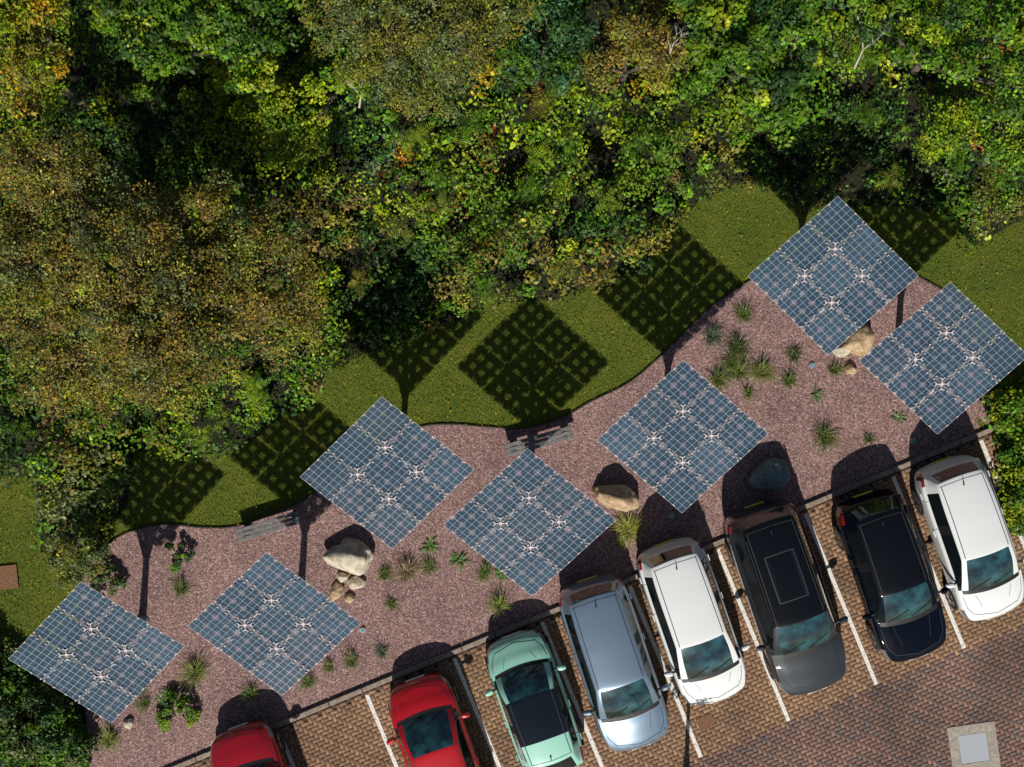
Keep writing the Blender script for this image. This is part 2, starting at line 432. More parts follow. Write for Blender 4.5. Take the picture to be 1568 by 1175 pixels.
def bench(px, py, rot, ln):
    mb = MB()
    for i in (-1, 0, 1): mb.box((0, i*0.115, 0.385), (ln, 0.095, 0.05))
    for s_ in (-1, 1):
        mb.box((s_*(ln/2-0.2), 0, 0.34), (0.08, 0.34, 0.04)); mb.box((s_*(ln/2-0.2),0,0.16), (0.12,0.3,0.32))
    ob = add_obj('bench', mb.mesh('bench', [GREYC])); p = W(px, py, 0.4); p.z = 0; ob.location = p; ob.rotation_euler = (0,0,rot)
    m_ = ob.modifiers.new('b', 'BEVEL'); m_.width = 0.01; m_.segments = 2
bench(412, 806, math.radians(17), 1.7); bench(825, 676, math.radians(16), 1.75)
LENS = simple('lens', (0.1,0.3,0.35), 0.1)
for px, py in ((1028,790),(1397,675),(1243,560),(845,672),(213,1010),(556,965)):
    mb = MB(); mb.tube((0,0,0),(0,0,0.06),0.07,0.07,16,0); mb.tube((0,0,0.06),(0,0,0.066),0.05,0.05,16,1)
    ob = add_obj('ground_uplight', mb.mesh('gl', [METAL, LENS])); ob.location = W(px, py)

# ------------------------------------------------------------ foliage tools
def leaves(Cn, Nn, Ln, Wd, col, r=rng):
    n = len(Cn); Nn = Nn/np.linalg.norm(Nn, axis=1, keepdims=True)
    t = r.normal(size=(n, 3)); t -= (t*Nn).sum(1, keepdims=True)*Nn; t /= np.linalg.norm(t, axis=1, keepdims=True)
    b_ = np.cross(Nn, t); Ln = Ln[:, None]; Wd = Wd[:, None]
    Vv = np.stack([Cn - t*Ln/2, Cn + b_*Wd/2 + Nn*Ln*0.04, Cn + t*Ln/2 - Nn*Ln*0.1, Cn - b_*Wd/2 + Nn*Ln*0.04], 1).reshape(-1, 3)
    return Vv, np.repeat(col, 4, 0)
def leaf_obj(name, Vv, C, parent=None, mat=None):
    Q = np.arange(len(Vv)).reshape(-1, 4)
    return add_obj(name, fast_mesh(name, Vv, Q, [mat or LEAF], C), parent)
def clump_leaves(cc, rad, n, base, size, asp=0.6, flat=0.75, jit=0.35, r=rng):
    m_ = len(cc); d = r.normal(size=(m_*n, 3)); d /= np.linalg.norm(d, axis=1, keepdims=True)
    d[:, 2] = np.where(d[:, 2] < -0.25, -d[:, 2], d[:, 2])
    R_ = np.repeat(rad, n)[:, None]*np.power(r.uniform(0.15, 1, (m_*n, 1)), 0.45)
    c_ = np.repeat(cc, n, 0) + d*R_*np.array([1, 1, flat])
    nn = d*0.6 + np.array([0, -0.25, 0.65]) + r.normal(0, 0.4, (m_*n, 3))
    L_ = size*r.uniform(0.6, 1.35, m_*n)
    col = np.repeat(base, n, 0)*np.exp(r.normal(0, jit, (m_*n, 1)))*np.exp(r.normal(0, 0.10, (m_*n, 3)))
    return leaves(c_, nn, L_, L_*asp, np.clip(col, 0.003, 0.6), r)
PAL = {
 'deep': [(0.03,0.078,0.008),(0.038,0.09,0.010),(0.025,0.068,0.014)],
 'mid':  [(0.08,0.17,0.008),(0.10,0.195,0.008),(0.062,0.14,0.008)],
 'lime': [(0.2,0.28,0.006),(0.155,0.245,0.005),(0.24,0.29,0.010)],
 'olive':[(0.15,0.155,0.016),(0.125,0.138,0.02),(0.17,0.16,0.016)],
 'brown':[(0.165,0.12,0.025),(0.19,0.135,0.02),(0.13,0.11,0.028)],
 'rust': [(0.24,0.075,0.014),(0.2,0.09,0.015)],
 'gold': [(0.5,0.29,0.008),(0.42,0.28,0.01)],
 'grey': [(0.12,0.148,0.05),(0.10,0.135,0.038)],
 'blue': [(0.04,0.105,0.04),(0.055,0.125,0.045)],
}
def pick(weights, n, r=rng):
    ks = list(weights); p = np.array([weights[k_] for k_ in ks], float); p /= p.sum()
    out = np.zeros((n, 3)); ch_ = r.choice(len(ks), n, p=p)
    for i in range(n):
        q = PAL[ks[ch_[i]]]; out[i] = q[r.integers(0, len(q))]
    return out

def tree(name, lobes, pal, leaf=0.09, clumps=60, per=90, z=4.0, asp=0.6, crad=0.3, specks=None, flat=0.7, seed=1, bark=BARK, base=None, jit=0.35):
    r = np.random.default_rng(seed); kz = (1 - z/H)/S
    cs = [(W(px, py, z*r.uniform(0.9, 1.08)), rp*kz) for px, py, rp in lobes]
    cen = sum((c_[0] for c_ in cs), Vector())/len(cs)
    b0 = Vector((cen.x, cen.y, 0)) if base is None else W(*base)
    e_ = empty(name, b0)
    mb = MB(); fork = Vector((cen.x, cen.y, 0)).lerp(b0, 0.6); fork.z = z*0.42
    def rel(p): return Vector(p) - b0
    tr = 0.05 + 0.028*z
    mb.tube((0,0,0), rel(fork)*0.5, tr, tr*0.8, 10); mb.tube(rel(fork)*0.5, rel(fork), tr*0.8, tr*0.62, 10)
    allc = []; allr = []
    for c_, R_ in cs:
        n_ = int(clumps*(R_/1.5)**2) + 6
        d = r.normal(size=(n_, 3)); d /= np.linalg.norm(d, axis=1, keepdims=True); d[:, 2] = np.where(d[:, 2] < -0.3, -d[:, 2], d[:, 2])
        rr_ = R_*np.power(r.uniform(0.05, 1, (n_, 1)), 0.4)*r.uniform(0.82, 1.12, (n_, 1))
        q = np.array(c_) + d*rr_*np.array([1, 1, flat]); allc.append(q)
        allr.append(r.uniform(0.6, 1.3, n_)*crad)
        mid = rel(c_) - Vector((0, 0, R_*0.35)); mb.tube(rel(fork), mid, tr*0.5, tr*0.28, 8)
        for k in range(0, n_, 3):
            el = mid.lerp(rel(q[k]), 0.5) + Vector((0, 0, 0.1))
            mb.tube(mid, el, tr*0.22, tr*0.12, 5, caps=False); mb.tube(el, rel(q[k]), tr*0.12, 0.008, 4, caps=False)
    cc = np.concatenate(allc) - np.array(b0); rad = np.concatenate(allr)
    colb = pick(pal, len(cc), r)*np.exp(r.normal(0, 0.2, (len(cc), 1)))
    Vv, C = clump_leaves(cc, rad, per, colb, leaf, asp, 0.8, jit, r)
    if specks:
        nsp = int(len(cc)*per*specks)
        sel = r.integers(0, len(C)//4, nsp); g_ = pick({'gold': 2, 'rust': 0.3}, nsp, r)
        C4 = C.reshape(-1, 4, C.shape[1]); C4[sel] = g_[:, None, :]*r.uniform(0.5, 1.0, (nsp, 1, 1)); C = C4.reshape(-1, C.shape[1])
    add_obj('trunk_and_limbs', mb.mesh('trunk', [bark], True), e_)
    leaf_obj('crown_foliage', Vv, C, e_)
    return e_

# ------------------------------------------------------------ woodland thicket
edge = [(-500,745),(0,742),(55,746),(62,860),(150,850),(195,790),(205,705),(300,712),(365,705),(420,660),(480,618),(505,578),(560,556),(640,525),
        (700,508),(740,478),(850,474),(905,452),(985,425),(1030,368),(1075,318),(1120,298),(1185,292),(1225,330),(1310,330),(1380,330),(1450,345),(1490,392),(1568,348),(2100,330)]
ex = np.array([p[0] for p in edge]); ey = np.array([p[1] for p in edge])
soilp = [W(x_, y_-14) for x_, y_ in edge] + [W(2100,-900), W(-500,-900)]
sheet('woodland_floor', [(p.x, p.y) for p in soilp], 0.006, SOIL)
sheet('woodland_floor', [(p.x, p.y) for p in [W(-400,930),W(60,1050),W(125,1040),W(138,1110),W(140,1400),W(-400,1400)]], 0.006, SOIL)
zones = [  # deep-green zones at the gaps and panel shadow put shade into leaf colour
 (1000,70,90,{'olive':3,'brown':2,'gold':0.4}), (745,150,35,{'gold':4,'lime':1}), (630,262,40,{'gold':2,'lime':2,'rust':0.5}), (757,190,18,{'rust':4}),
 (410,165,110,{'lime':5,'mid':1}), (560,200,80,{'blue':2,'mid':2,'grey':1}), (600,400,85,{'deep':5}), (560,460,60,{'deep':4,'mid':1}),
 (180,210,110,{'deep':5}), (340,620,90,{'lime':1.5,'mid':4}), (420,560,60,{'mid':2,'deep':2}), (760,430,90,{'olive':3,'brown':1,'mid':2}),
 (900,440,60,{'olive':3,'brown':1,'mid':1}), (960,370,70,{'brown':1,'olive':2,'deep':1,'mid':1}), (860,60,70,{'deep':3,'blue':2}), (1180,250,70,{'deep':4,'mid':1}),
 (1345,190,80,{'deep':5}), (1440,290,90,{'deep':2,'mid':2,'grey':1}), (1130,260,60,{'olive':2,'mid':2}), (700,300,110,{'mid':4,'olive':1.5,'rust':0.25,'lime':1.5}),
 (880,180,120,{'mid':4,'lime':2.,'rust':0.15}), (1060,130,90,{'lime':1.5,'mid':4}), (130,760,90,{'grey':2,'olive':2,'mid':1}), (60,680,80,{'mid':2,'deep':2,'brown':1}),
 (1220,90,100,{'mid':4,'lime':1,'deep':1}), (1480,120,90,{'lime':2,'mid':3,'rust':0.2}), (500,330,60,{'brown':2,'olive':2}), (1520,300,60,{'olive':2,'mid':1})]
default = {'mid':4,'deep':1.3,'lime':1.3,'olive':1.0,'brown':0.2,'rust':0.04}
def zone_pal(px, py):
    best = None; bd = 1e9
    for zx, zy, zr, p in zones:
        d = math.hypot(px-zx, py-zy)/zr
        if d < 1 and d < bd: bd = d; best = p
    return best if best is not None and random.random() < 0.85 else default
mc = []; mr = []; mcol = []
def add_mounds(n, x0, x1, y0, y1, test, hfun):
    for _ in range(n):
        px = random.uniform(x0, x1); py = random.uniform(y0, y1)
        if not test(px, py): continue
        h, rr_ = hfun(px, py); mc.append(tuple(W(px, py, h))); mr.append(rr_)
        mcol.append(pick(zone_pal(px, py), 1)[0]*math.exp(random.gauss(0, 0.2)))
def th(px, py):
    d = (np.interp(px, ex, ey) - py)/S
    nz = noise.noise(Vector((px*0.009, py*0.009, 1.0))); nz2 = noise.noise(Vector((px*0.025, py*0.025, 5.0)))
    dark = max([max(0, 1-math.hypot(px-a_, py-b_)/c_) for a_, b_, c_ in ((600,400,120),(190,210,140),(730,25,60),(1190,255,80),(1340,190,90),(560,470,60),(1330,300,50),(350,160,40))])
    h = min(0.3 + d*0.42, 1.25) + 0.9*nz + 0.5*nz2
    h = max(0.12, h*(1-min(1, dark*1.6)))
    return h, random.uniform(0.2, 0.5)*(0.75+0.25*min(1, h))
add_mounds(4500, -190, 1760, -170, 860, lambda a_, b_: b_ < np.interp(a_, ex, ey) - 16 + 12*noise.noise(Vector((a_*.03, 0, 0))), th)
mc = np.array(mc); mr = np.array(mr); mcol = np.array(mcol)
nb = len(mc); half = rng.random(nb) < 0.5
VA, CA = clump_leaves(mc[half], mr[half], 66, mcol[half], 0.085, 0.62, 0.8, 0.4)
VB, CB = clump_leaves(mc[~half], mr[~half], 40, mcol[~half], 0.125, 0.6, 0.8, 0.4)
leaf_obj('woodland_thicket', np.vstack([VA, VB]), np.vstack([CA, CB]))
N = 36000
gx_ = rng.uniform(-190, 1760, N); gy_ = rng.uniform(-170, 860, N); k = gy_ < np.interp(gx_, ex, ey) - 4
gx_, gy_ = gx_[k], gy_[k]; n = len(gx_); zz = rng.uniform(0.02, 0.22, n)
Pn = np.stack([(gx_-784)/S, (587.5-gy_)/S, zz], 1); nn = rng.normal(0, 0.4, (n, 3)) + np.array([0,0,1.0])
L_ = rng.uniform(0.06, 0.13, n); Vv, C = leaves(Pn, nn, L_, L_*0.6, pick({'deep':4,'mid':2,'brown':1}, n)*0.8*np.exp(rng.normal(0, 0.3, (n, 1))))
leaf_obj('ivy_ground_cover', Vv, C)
def shrub(name, items, pal, leaf, per, hmax, seed, crad=0.3):
    r = np.random.default_rng(seed); cc = []; rr_ = []
    for px, py, rp, n in items:
        for _ in range(n):
            a_ = r.uniform(0, 6.28); d = rp*math.sqrt(r.uniform(0, 1)); q = 1-(d/rp)**2
            h = 0.15 + hmax*q*r.uniform(0.4, 1); cc.append(tuple(W(px+d*math.cos(a_), py+d*math.sin(a_), h))); rr_.append(crad*r.uniform(0.6, 1.2))
    cc = np.array(cc); b0 = W(items[0][0], items[0][1]); cc -= np.array(b0)
    Vv, C = clump_leaves(cc, np.array(rr_), per, pick(pal, len(cc), r), leaf, 0.6, 0.8, 0.4, r)
    ob = empty(name, b0); leaf_obj('foliage', Vv, C, ob); mb = MB()
    for q in cc[::4]: mb.tube((q[0]*0.3, q[1]*0.3, 0), tuple(q), 0.018, 0.006, 5, caps=False)
    add_obj('stems', mb.mesh('stems', [BARK]), ob); return ob
shrub('hedge', [(1560,630,45,40),(1600,700,75,90),(1590,770,55,60),(1680,660,90,100)], {'mid':3,'lime':3}, 0.1, 80, 1.1, 3)
shrub('evergreen_shrub', [(40,1120,75,90),(-40,1050,80,80),(100,1150,40,30),(-60,1150,80,60)], {'deep':3,'mid':2,'grey':1}, 0.09, 90, 1.0, 4)
shrub('round_shrub', [(272,1092,30,26)], {'mid':3,'lime':1}, 0.05, 140, 0.35, 5, 0.13)
shrub('dark_shrub', [(162,893,26,18)], {'deep':2,'grey':1}, 0.07, 60, 0.3, 6, 0.14)
shrub('dark_shrub', [(272,850,22,12)], {'deep':2,'mid':1}, 0.07, 50, 0.3, 7, 0.12)
shrub('berry_shrub', [(120,850,50,40)], {'grey':3,'olive':2}, 0.06, 90, 0.7, 8, 0.22)

# ferns
def fern_cloud(name, pos, seed):
    r = np.random.default_rng(seed); V_all=[]; C_all=[]
    for px, py, h, col in pos:
        c0 = np.array(W(px, py, h)); nf = r.integers(5, 9); a0 = r.uniform(0, 6.28)
        for k in range(nf):
            fl = r.uniform(0.3, 0.62)
            a_ = a0 + k*6.283/nf + r.normal(0, 0.3); d = np.array([math.cos(a_), math.sin(a_), 0]); s_ = np.array([-d[1], d[0], 0])
            fc = np.array(col)*math.exp(r.normal(0, 0.3)); dr = r.uniform(0.1, 0.45)
            for j in range(1, 11):
                t_ = j/11; p_ = c0 + d*fl*t_ + np.array([0, 0, 0.25*math.sin(t_*2.6) - dr*t_]); wl = 0.13*fl/0.5*math.sin(math.pi*min(1, 0.25+t_*0.75))
                cc_ = fc*math.exp(r.normal(0, 0.25))
                for sg_ in (-1, 1):
                    e1_ = p_ + s_*sg_*wl + d*wl*0.35 + np.array([0,0,r.normal(0,0.02)]); wd = d*0.016
                    V_all += [p_ - wd, e1_, p_ + wd, p_ + s_*sg_*0.02]; C_all += [cc_]*4
    leaf_obj(name, np.array(V_all), np.array(C_all))
pos = []
for _ in range(90):
    px = random.uniform(-50, 1620); py = random.uniform(-60, 700)
    if py < np.interp(px, ex, ey) - 30 and not (px < 520 and py < 560) and not (500 < px < 760 and py < 140):
        h = th(px, py)[0] + 0.35; pos.append((px, py, h, random.choice(PAL['mid']+PAL['olive'])))
for px, py in ((640,210),(820,240),(1075,100),(930,310),(720,95),(340,640),(385,600),(620,215),(310,665)): pos.append((px, py, 1.5, (0.15,0.23,0.012)))
fern_cloud('fern_patch', pos, 5)

# ------------------------------------------------------------ trees
tree('autumn_birch_tree', [(110,330,120),(40,420,110),(190,440,130),(300,360,105),(400,420,95),(250,540,105),(110,560,95),(440,500,60),(60,250,70),(300,480,100)],
     {'brown':4,'olive':4,'grey':1.5}, leaf=0.062, clumps=88, per=96, z=5.4, crad=0.3, specks=0.045, seed=11, jit=0.4)
tree('golden_tree', [(20,60,90),(70,120,60),(-60,150,100),(60,20,60)], {'lime':3,'olive':3,'gold':1}, 0.08, 70, 75, 4.6, seed=12, specks=0.06)
tree('broadleaf_tree', [(250,70,75),(330,50,70),(200,20,70),(400,20,70)], {'mid':4,'deep':2,'lime':1}, 0.11, 50, 65, 3.8, seed=13)
tree('hazel_tree', [(400,150,60),(460,190,55),(520,130,45),(430,215,40)], {'lime':5,'mid':2}, 0.1, 45, 65, 2.9, seed=14)
tree('willow_tree', [(590,50,90),(680,60,85),(640,130,75),(520,20,70),(760,10,60),(610,-60,100)], {'olive':5,'grey':4}, 0.06, 80, 90, 5.0, seed=15, specks=0.012, crad=0.27)
tree('holly_tree', [(840,40,60),(860,110,45),(790,90,40)], {'blue':2,'deep':3,'mid':1}, 0.1, 50, 65, 3.0, seed=16)
tree('hawthorn_tree', [(960,60,50),(1010,90,45),(930,100,35)], {'olive':3,'brown':3}, 0.075, 50, 75, 2.8, seed=17, specks=0.03)
tree('broadleaf_tree', [(1130,90,75),(1210,60,75),(1180,150,65),(1090,30,60)], {'mid':5,'lime':1,'deep':1.5}, 0.12, 40, 62, 3.2, seed=18)
tree('broadleaf_tree', [(1420,40,75),(1500,60,80),(1560,130,60),(1350,20,60)], {'mid':4,'lime':1.5,'deep':1}, 0.1, 45, 66, 3.6, seed=19)
tree('hazel_tree', [(1470,180,50),(1530,220,50),(1420,210,40)], {'lime':2,'mid':3,'rust':0.2}, 0.09, 45, 66, 2.2, seed=20)
tree('young_tree', [(1075,1290,45)], {'mid':3,'lime':1}, 0.09, 25, 40, 2.6, seed=21)
def bare(px, py, z, sc, seed):
    r = random.Random(seed); mb = MB()
    def rec(p, d, ln, rad, dep):
        q = p + d*ln; mb.tube(p, q, rad, rad*0.65, 6, caps=False)
        if dep > 0:
            for _ in range(r.choice((2, 2, 3))):
                nd_ = (d + Vector((r.uniform(-.7,.7), r.uniform(-.7,.7), r.uniform(-.2,.3)))).normalized(); rec(q, nd_, ln*r.uniform(.55,.85), rad*.6, dep-1)
    rec(Vector((0,0,0)), Vector((0.25, 0.8, 0.75)).normalized(), 0.5*sc, 0.03, 4)
    ob = add_obj('dead_branch', mb.mesh('db', [PALEBARK], True)); p = W(px, py, z); ob.location = p
bare(1308, 105, 1.9, 1.0, 3); bare(1020, 100, 2.9, 0.6, 5); bare(550, 165, 3.0, 0.6, 8)

# lawn blades & fallen leaves
gx_, gy_ = rng.uniform(-60, 1640, 420000), rng.uniform(280, 1150, 420000)
wx = (gx_-784)/S; wy = (587.5-gy_)/S
ok = (gy_ > np.interp(gx_, ex, ey) - 25) & (~in_poly(wx, wy, bed_poly)) & (wy > O.y + (wx-O.x)*math.tan(ANG) + 0.05)
k = np.where(ok)[0][:60000]; n = len(k)
tilt = rng.normal(0, 0.7, (n, 2)); P0 = np.stack([wx[k], wy[k], np.zeros(n)], 1); hh_ = rng.uniform(0.02, 0.055, n)
tip = P0 + np.stack([tilt[:,0]*hh_, tilt[:,1]*hh_, hh_], 1); a_ = rng.uniform(0, 6.28, n); wv = np.stack([np.cos(a_), np.sin(a_), 0*a_], 1)*0.009
Vv = np.stack([P0-wv, P0+wv, tip+wv*0.3, tip-wv*0.3], 1).reshape(-1, 3)
cb = np.array([0.17,0.22,0.012])*np.exp(rng.normal(0, 0.3, (n, 1)))*np.exp(rng.normal(0, 0.1, (n, 3)))
leaf_obj('lawn_grass', Vv, np.repeat(cb, 4, 0))
k = np.where(ok)[0][-1100:]; n = len(k); P0 = np.stack([wx[k], wy[k], np.full(n, 0.06)], 1)
Vv, C = leaves(P0, rng.normal(0, 0.3, (n, 3))+np.array([0,0,1]), rng.uniform(0.03, 0.065, n), rng.uniform(0.02, 0.045, n), pick({'gold':2,'brown':2,'olive':1}, n))
leaf_obj('fallen_leaves', Vv, C)

# ------------------------------------------------------------ ornamental planting
def tuft(px, py, R, n, col, seed, name='ornamental_grass', wid=0.0075, up=0.9):
    r = np.random.default_rng(seed); V_=[]; C_=[]
    if name == 'ornamental_grass': n = int(n*1.9)
    lean = r.normal(0, 0.12, 2)*R
    for _ in range(n):
        a_ = r.uniform(0, 6.28); d = np.array([math.cos(a_), math.sin(a_), 0]); s_ = np.array([-d[1], d[0], 0])*wid*r.uniform(0.6, 1.2)
        ln = R*abs(r.normal(0.62, 0.3)) + 0.03; hgt = up*R*r.uniform(0.5, 1.1); b_ = np.array([r.normal(0, .05), r.normal(0, .05), 0])*R*3
        cc_ = np.array(col)*math.exp(r.normal(0, 0.35)); ps = []; bend = s_/wid*r.normal(0, 0.12)*ln
        if r.random() < 0.12: cc_ = np.array((0.3, 0.24, 0.12))*math.exp(r.normal(0, 0.2))
        for t_ in (0, 0.35, 0.7, 1.0):
            ps.append(b_ + d*ln*t_**1.3 + bend*t_*t_ + np.array([lean[0]*t_, lean[1]*t_, hgt*(t_*1.6 - t_*t_*1.0)]))
        ws = (1, 0.9, 0.6, 0.1)
        for i in range(3):
            V_ += [ps[i]-s_*ws[i], ps[i]+s_*ws[i], ps[i+1]+s_*ws[i+1], ps[i+1]-s_*ws[i+1]]; C_ += [cc_]*4
    ob = leaf_obj(name, np.array(V_), np.array(C_)); ob.location = W(px, py)
G1 = (0.085,0.135,0.02); G2 = (0.15,0.19,0.03); G3 = (0.07,0.11,0.07); G4 = (0.22,0.17,0.09); G5 = (0.05,0.095,0.02)
tufts = [(963,812,.5,130,(0.26,0.29,0.04)),(1130,530,.42,110,G5),(1130,572,.42,110,G1),(1098,580,.4,100,G1),(1165,570,.42,110,G2),(1207,585,.3,70,G1),(1213,545,.3,70,G5),
 (1262,668,.45,100,G1),(1275,567,.27,60,G1),(1137,483,.32,80,G1),(1090,515,.42,90,G3),(1330,672,.2,40,G5),
 (625,875,.4,120,G4),(587,880,.27,70,G1),(765,925,.36,80,G2),(598,922,.22,50,G1),(745,872,.26,60,G1),
 (278,902,.32,80,G1),(300,1030,.45,120,G2),(385,1062,.27,70,G1),(540,1012,.28,70,G1),(585,997,.24,60,G3),(473,1042,.3,80,G1),(505,1020,.22,50,G1),
 (170,1130,.38,100,G2),(225,1075,.25,50,G1),(658,868,.27,70,G1),(1120,555,.32,80,G1),(1145,600,.22,50,G1),(740,880,.22,40,G2)]
for i, t_ in enumerate(tufts): tuft(*t_, seed=100+i)
for i, t_ in enumerate([(702,857,.26,45,(0.1,0.18,0.05)),(657,835,.22,40,(0.09,0.17,0.04)),(1250,606,.2,36,(0.12,0.19,0.08)),(1375,640,.17,30,(0.11,0.18,0.07)),
    (262,1062,.32,55,(0.13,0.18,0.08)),(215,1058,.22,35,(0.12,0.16,0.06)),(765,880,.2,36,(0.1,0.17,0.05)),(248,1072,.2,36,(0.08,0.15,0.06))]):
    tuft(*t_, seed=200+i, name='rosette_plant', wid=0.028, up=0.55)

# ------------------------------------------------------------ cars
def paint_mat(name, col, metal, rough, spec=0.5, coat=1.0):
    return simple(name, col, rough, metal, coat, spec)
GLASS, gnt, gb, _o = new_mat('car_glass')
n = noise_node(gnt, 2.2, 3); r_ = ramp(gnt, n.outputs[0], [(0.38, (0.004,0.013,0.017)), (0.66, (0.02,0.085,0.1))])
gnt.links.new(r_.outputs[0], gb.inputs['Base Color']); gb.inputs['Roughness'].default_value = 0.12
gb.inputs['Coat Weight'].default_value = 1; gb.inputs['Coat Roughness'].default_value = 0.01
SGLASS = simple('privacy_glass', (0.006,0.009,0.011), 0.1, 0, 1.0)
TRIM = simple('black_trim', (0.012,0.012,0.013), 0.5, 0, 0, 0.3)
BGLASS = simple('black_roof_glass', (0.004,0.007,0.01), 0.08, 0, 0.8)
RUB = simple('tyre', (0.02,0.02,0.02), 0.9); ALLOY = simple('alloy', (0.5,0.5,0.52), 0.3, 0.9)
HEAD = simple('headlight', (0.22,0.26,0.29), 0.1, 0.5, 1.0); TAIL = simple('tail_light', (0.22,0.008,0.008), 0.15, 0, 1.0)
PLW = simple('plate_white', (0.75,0.75,0.72), 0.5); PLY = simple('plate_yellow', (0.7,0.55,0.05), 0.5)
SEAM = simple('shut_line', (0.02,0.02,0.02), 0.8)
DGL = simple('sunroof_frame', (0.025,0.027,0.03), .4)

def car(px, py, ang_deg, L, Wd, Ht, paint, tc=.24, tr=.43, te=.93, tg=.97, roofm=None, sunroof=False, rails=False, zh=0.98, roofw=.725, panor=None):
    hw = Wd/2; zr = Ht
    def D(t, w, zc, wf=.80): return (t, w*hw, zc-.13, zc, wf*w*hw, zc-.045, 'D')
    def Gs(t, w, zc, wf=None): return (t, w*hw, zh-.06, zc, (wf or roofw)*hw, zc-.07, 'G')
    st = [D(0, .56, .54), D(.012, .76, .64), D(.04, .90, .74), D(.10, .965, .83), D(tc*.65, .99, zh-.06), D(tc-.015, 1, zh-.005, .84), D(tc, 1, zh+.01, .85)]
    tm = (tc+tr)/2
    st.append((tm, hw, zh-.06, (zh+zr)/2+.06, (roofw+.08)*hw, (zh+zr)/2+.0, 'G'))
    st += [Gs(tr, 1, zr-.03), Gs(tr+.03, 1, zr-.01)]
    tb = (tr+te)/2
    st += [Gs(tb-.045, 1, zr), Gs(tb-.02, 1, zr), Gs(tb+.3*(te-tb), 1, zr-.01), Gs(te-.035, .98, zr-.05, roofw*.96), Gs(te, .96, zr-.09, roofw*.90)]
    st += [(tg, .91*hw, zh-.06, zh+.04, .74*hw, zh, 'G'), D(min(tg+.010,.985), .87, zh-.04, .8), D(.99, .80, .72, .8), D(1.0, .62, .54, .8)]
    bm = bmesh.new(); cr = bm.edges.layers.float.new('crease_edge'); rings = []
    for (t, w, zs, zc, we, ze, kd) in st:
        x = L*(.5-t); zb = .22
        half = [(0, zb), (w*.85, zb), (w*.965, .33), (w, .60 if zs > .66 else zs*.8), (w*.98, zs)]
        if kd == 'D': half += [(w*.925, zs+.065), (we, ze), (we*.8, zc-.02), (we*.42, zc), (0, zc+.008)]
        else: half += [(w*.905, zs+.06), (we, ze), (we*.9, ze+.04), (we*.45, zc+.005), (0, zc+.015)]
        ring = []
        def xb(y):
            k = 1-(y/hw)**2
            if t <= tr: return x + (.15 if t > .03 else .12)*k*(1 if t < tr-.001 else .5) - .09
            if t >= te-.001: return x - .12*k + .07
            return x
        for (y, z) in half: ring.append(bm.verts.new((xb(y), y, z)))
        for (y, z) in reversed(half[1:-1]): ring.append(bm.verts.new((xb(y), -y, z)))
        rings.append(ring)
    n_ = len(rings[0])
    for i in range(len(rings)-1):
        for j in range(n_):
            f = bm.faces.new((rings[i][j], rings[i+1][j], rings[i+1][(j+1) % n_], rings[i][(j+1) % n_])); f.smooth = True
            jj = j if j < 9 else 17-j
            mt = 0
            if jj in (0, 1): mt = 2
            if 6 <= i < 8:
                if jj >= 7: mt = 1
                if jj == 5: mt = 6
            if i == 5 and jj >= 6: mt = 2
            if 8 <= i < 14 and jj == 5: mt = 6
            if i in (10,) and jj == 5: mt = 2
            if i == 13 and jj == 5: mt = 0
            if 8 <= i < 14 and jj >= 6 and roofm is not None: mt = 3
            if panor and i in panor and jj >= 6: mt = 3
            if i == 14 and jj >= 7: mt = 6
            if i in (1, 2) and jj in (3, 4): mt = 4
            if i in (14, 15, 16) and jj == 4: mt = 5
            if i in (15, 16) and jj == 3: mt = 5
            if i == 0 and jj == 2: mt = 2
            f.material_index = mt
    c1 = bm.faces.new(rings[0]); c2 = bm.faces.new(list(reversed(rings[-1])))
    def crease_between(a, b_, v):
        e_ = bm.edges.get((a, b_))
        if e_: e_[cr] = v
    for i in range(len(rings)-1):
        for j in (5, 13): crease_between(rings[i][j], rings[i+1][j], .55)
        for j in (4, 14): crease_between(rings[i][j], rings[i+1][j], .35)
        for j in (6, 12): crease_between(rings[i][j], rings[i+1][j], .45)
        if i < 6:
            for j in (7, 11): crease_between(rings[i][j], rings[i+1][j], .4)
    for i in (6, 8, 14, 15):
        for j in range(5, 13): crease_between(rings[i][j], rings[i][j+1], .6)
    bmesh.ops.recalc_face_normals(bm, faces=bm.faces[:])
    me = bpy.data.meshes.new('body'); bm.to_mesh(me); bm.free()
    for mt in (paint, GLASS, TRIM, roofm or BGLASS, HEAD, TAIL, SGLASS): me.materials.append(mt)
    p = W(px, py, 0.8); emp = empty('parked_car', (p.x, p.y, 0.045)); emp.rotation_euler = (0, 0, math.radians(ang_deg))
    body = bpy.data.objects.new('body', me); COL.objects.link(body)
    ss = body.modifiers.new('s', 'SUBSURF'); ss.levels = 3; ss.render_levels = 3
    bpy.context.view_layer.update()
    dg = bpy.context.evaluated_depsgraph_get(); bvh = BVHTree.FromObject(body, dg); body.parent = emp
    mb = MB()
    def top(x, y):
        h = bvh.ray_cast(Vector((x, y, 3)), Vector((0, 0, -1))); return h[0].z if h[0] is not None else None
    def ribbon(pts, wd, m, lift=.003, n=14):
        fine = []
        for a, b_ in zip(pts[:-1], pts[1:]):
            for k in range(n): fine.append(Vector(a).lerp(Vector(b_), k/n))
        fine.append(Vector(pts[-1]))
        for a, b_ in zip(fine[:-1], fine[1:]):
            d = (b_-a); s_ = Vector((-d.y, d.x)).normalized()*wd/2
            q = []
            for pt in (a-s_, a+s_, b_+s_, b_-s_):
                z = top(pt.x, pt.y)
                if z is None: break
                q.append((pt.x, pt.y, z+lift))
            if len(q) == 4 and max(c_[2] for c_ in q)-min(c_[2] for c_ in q) < .25: mb.quad(q[3], q[2], q[1], q[0], m)
    X = lambda t: L*(.5-t)
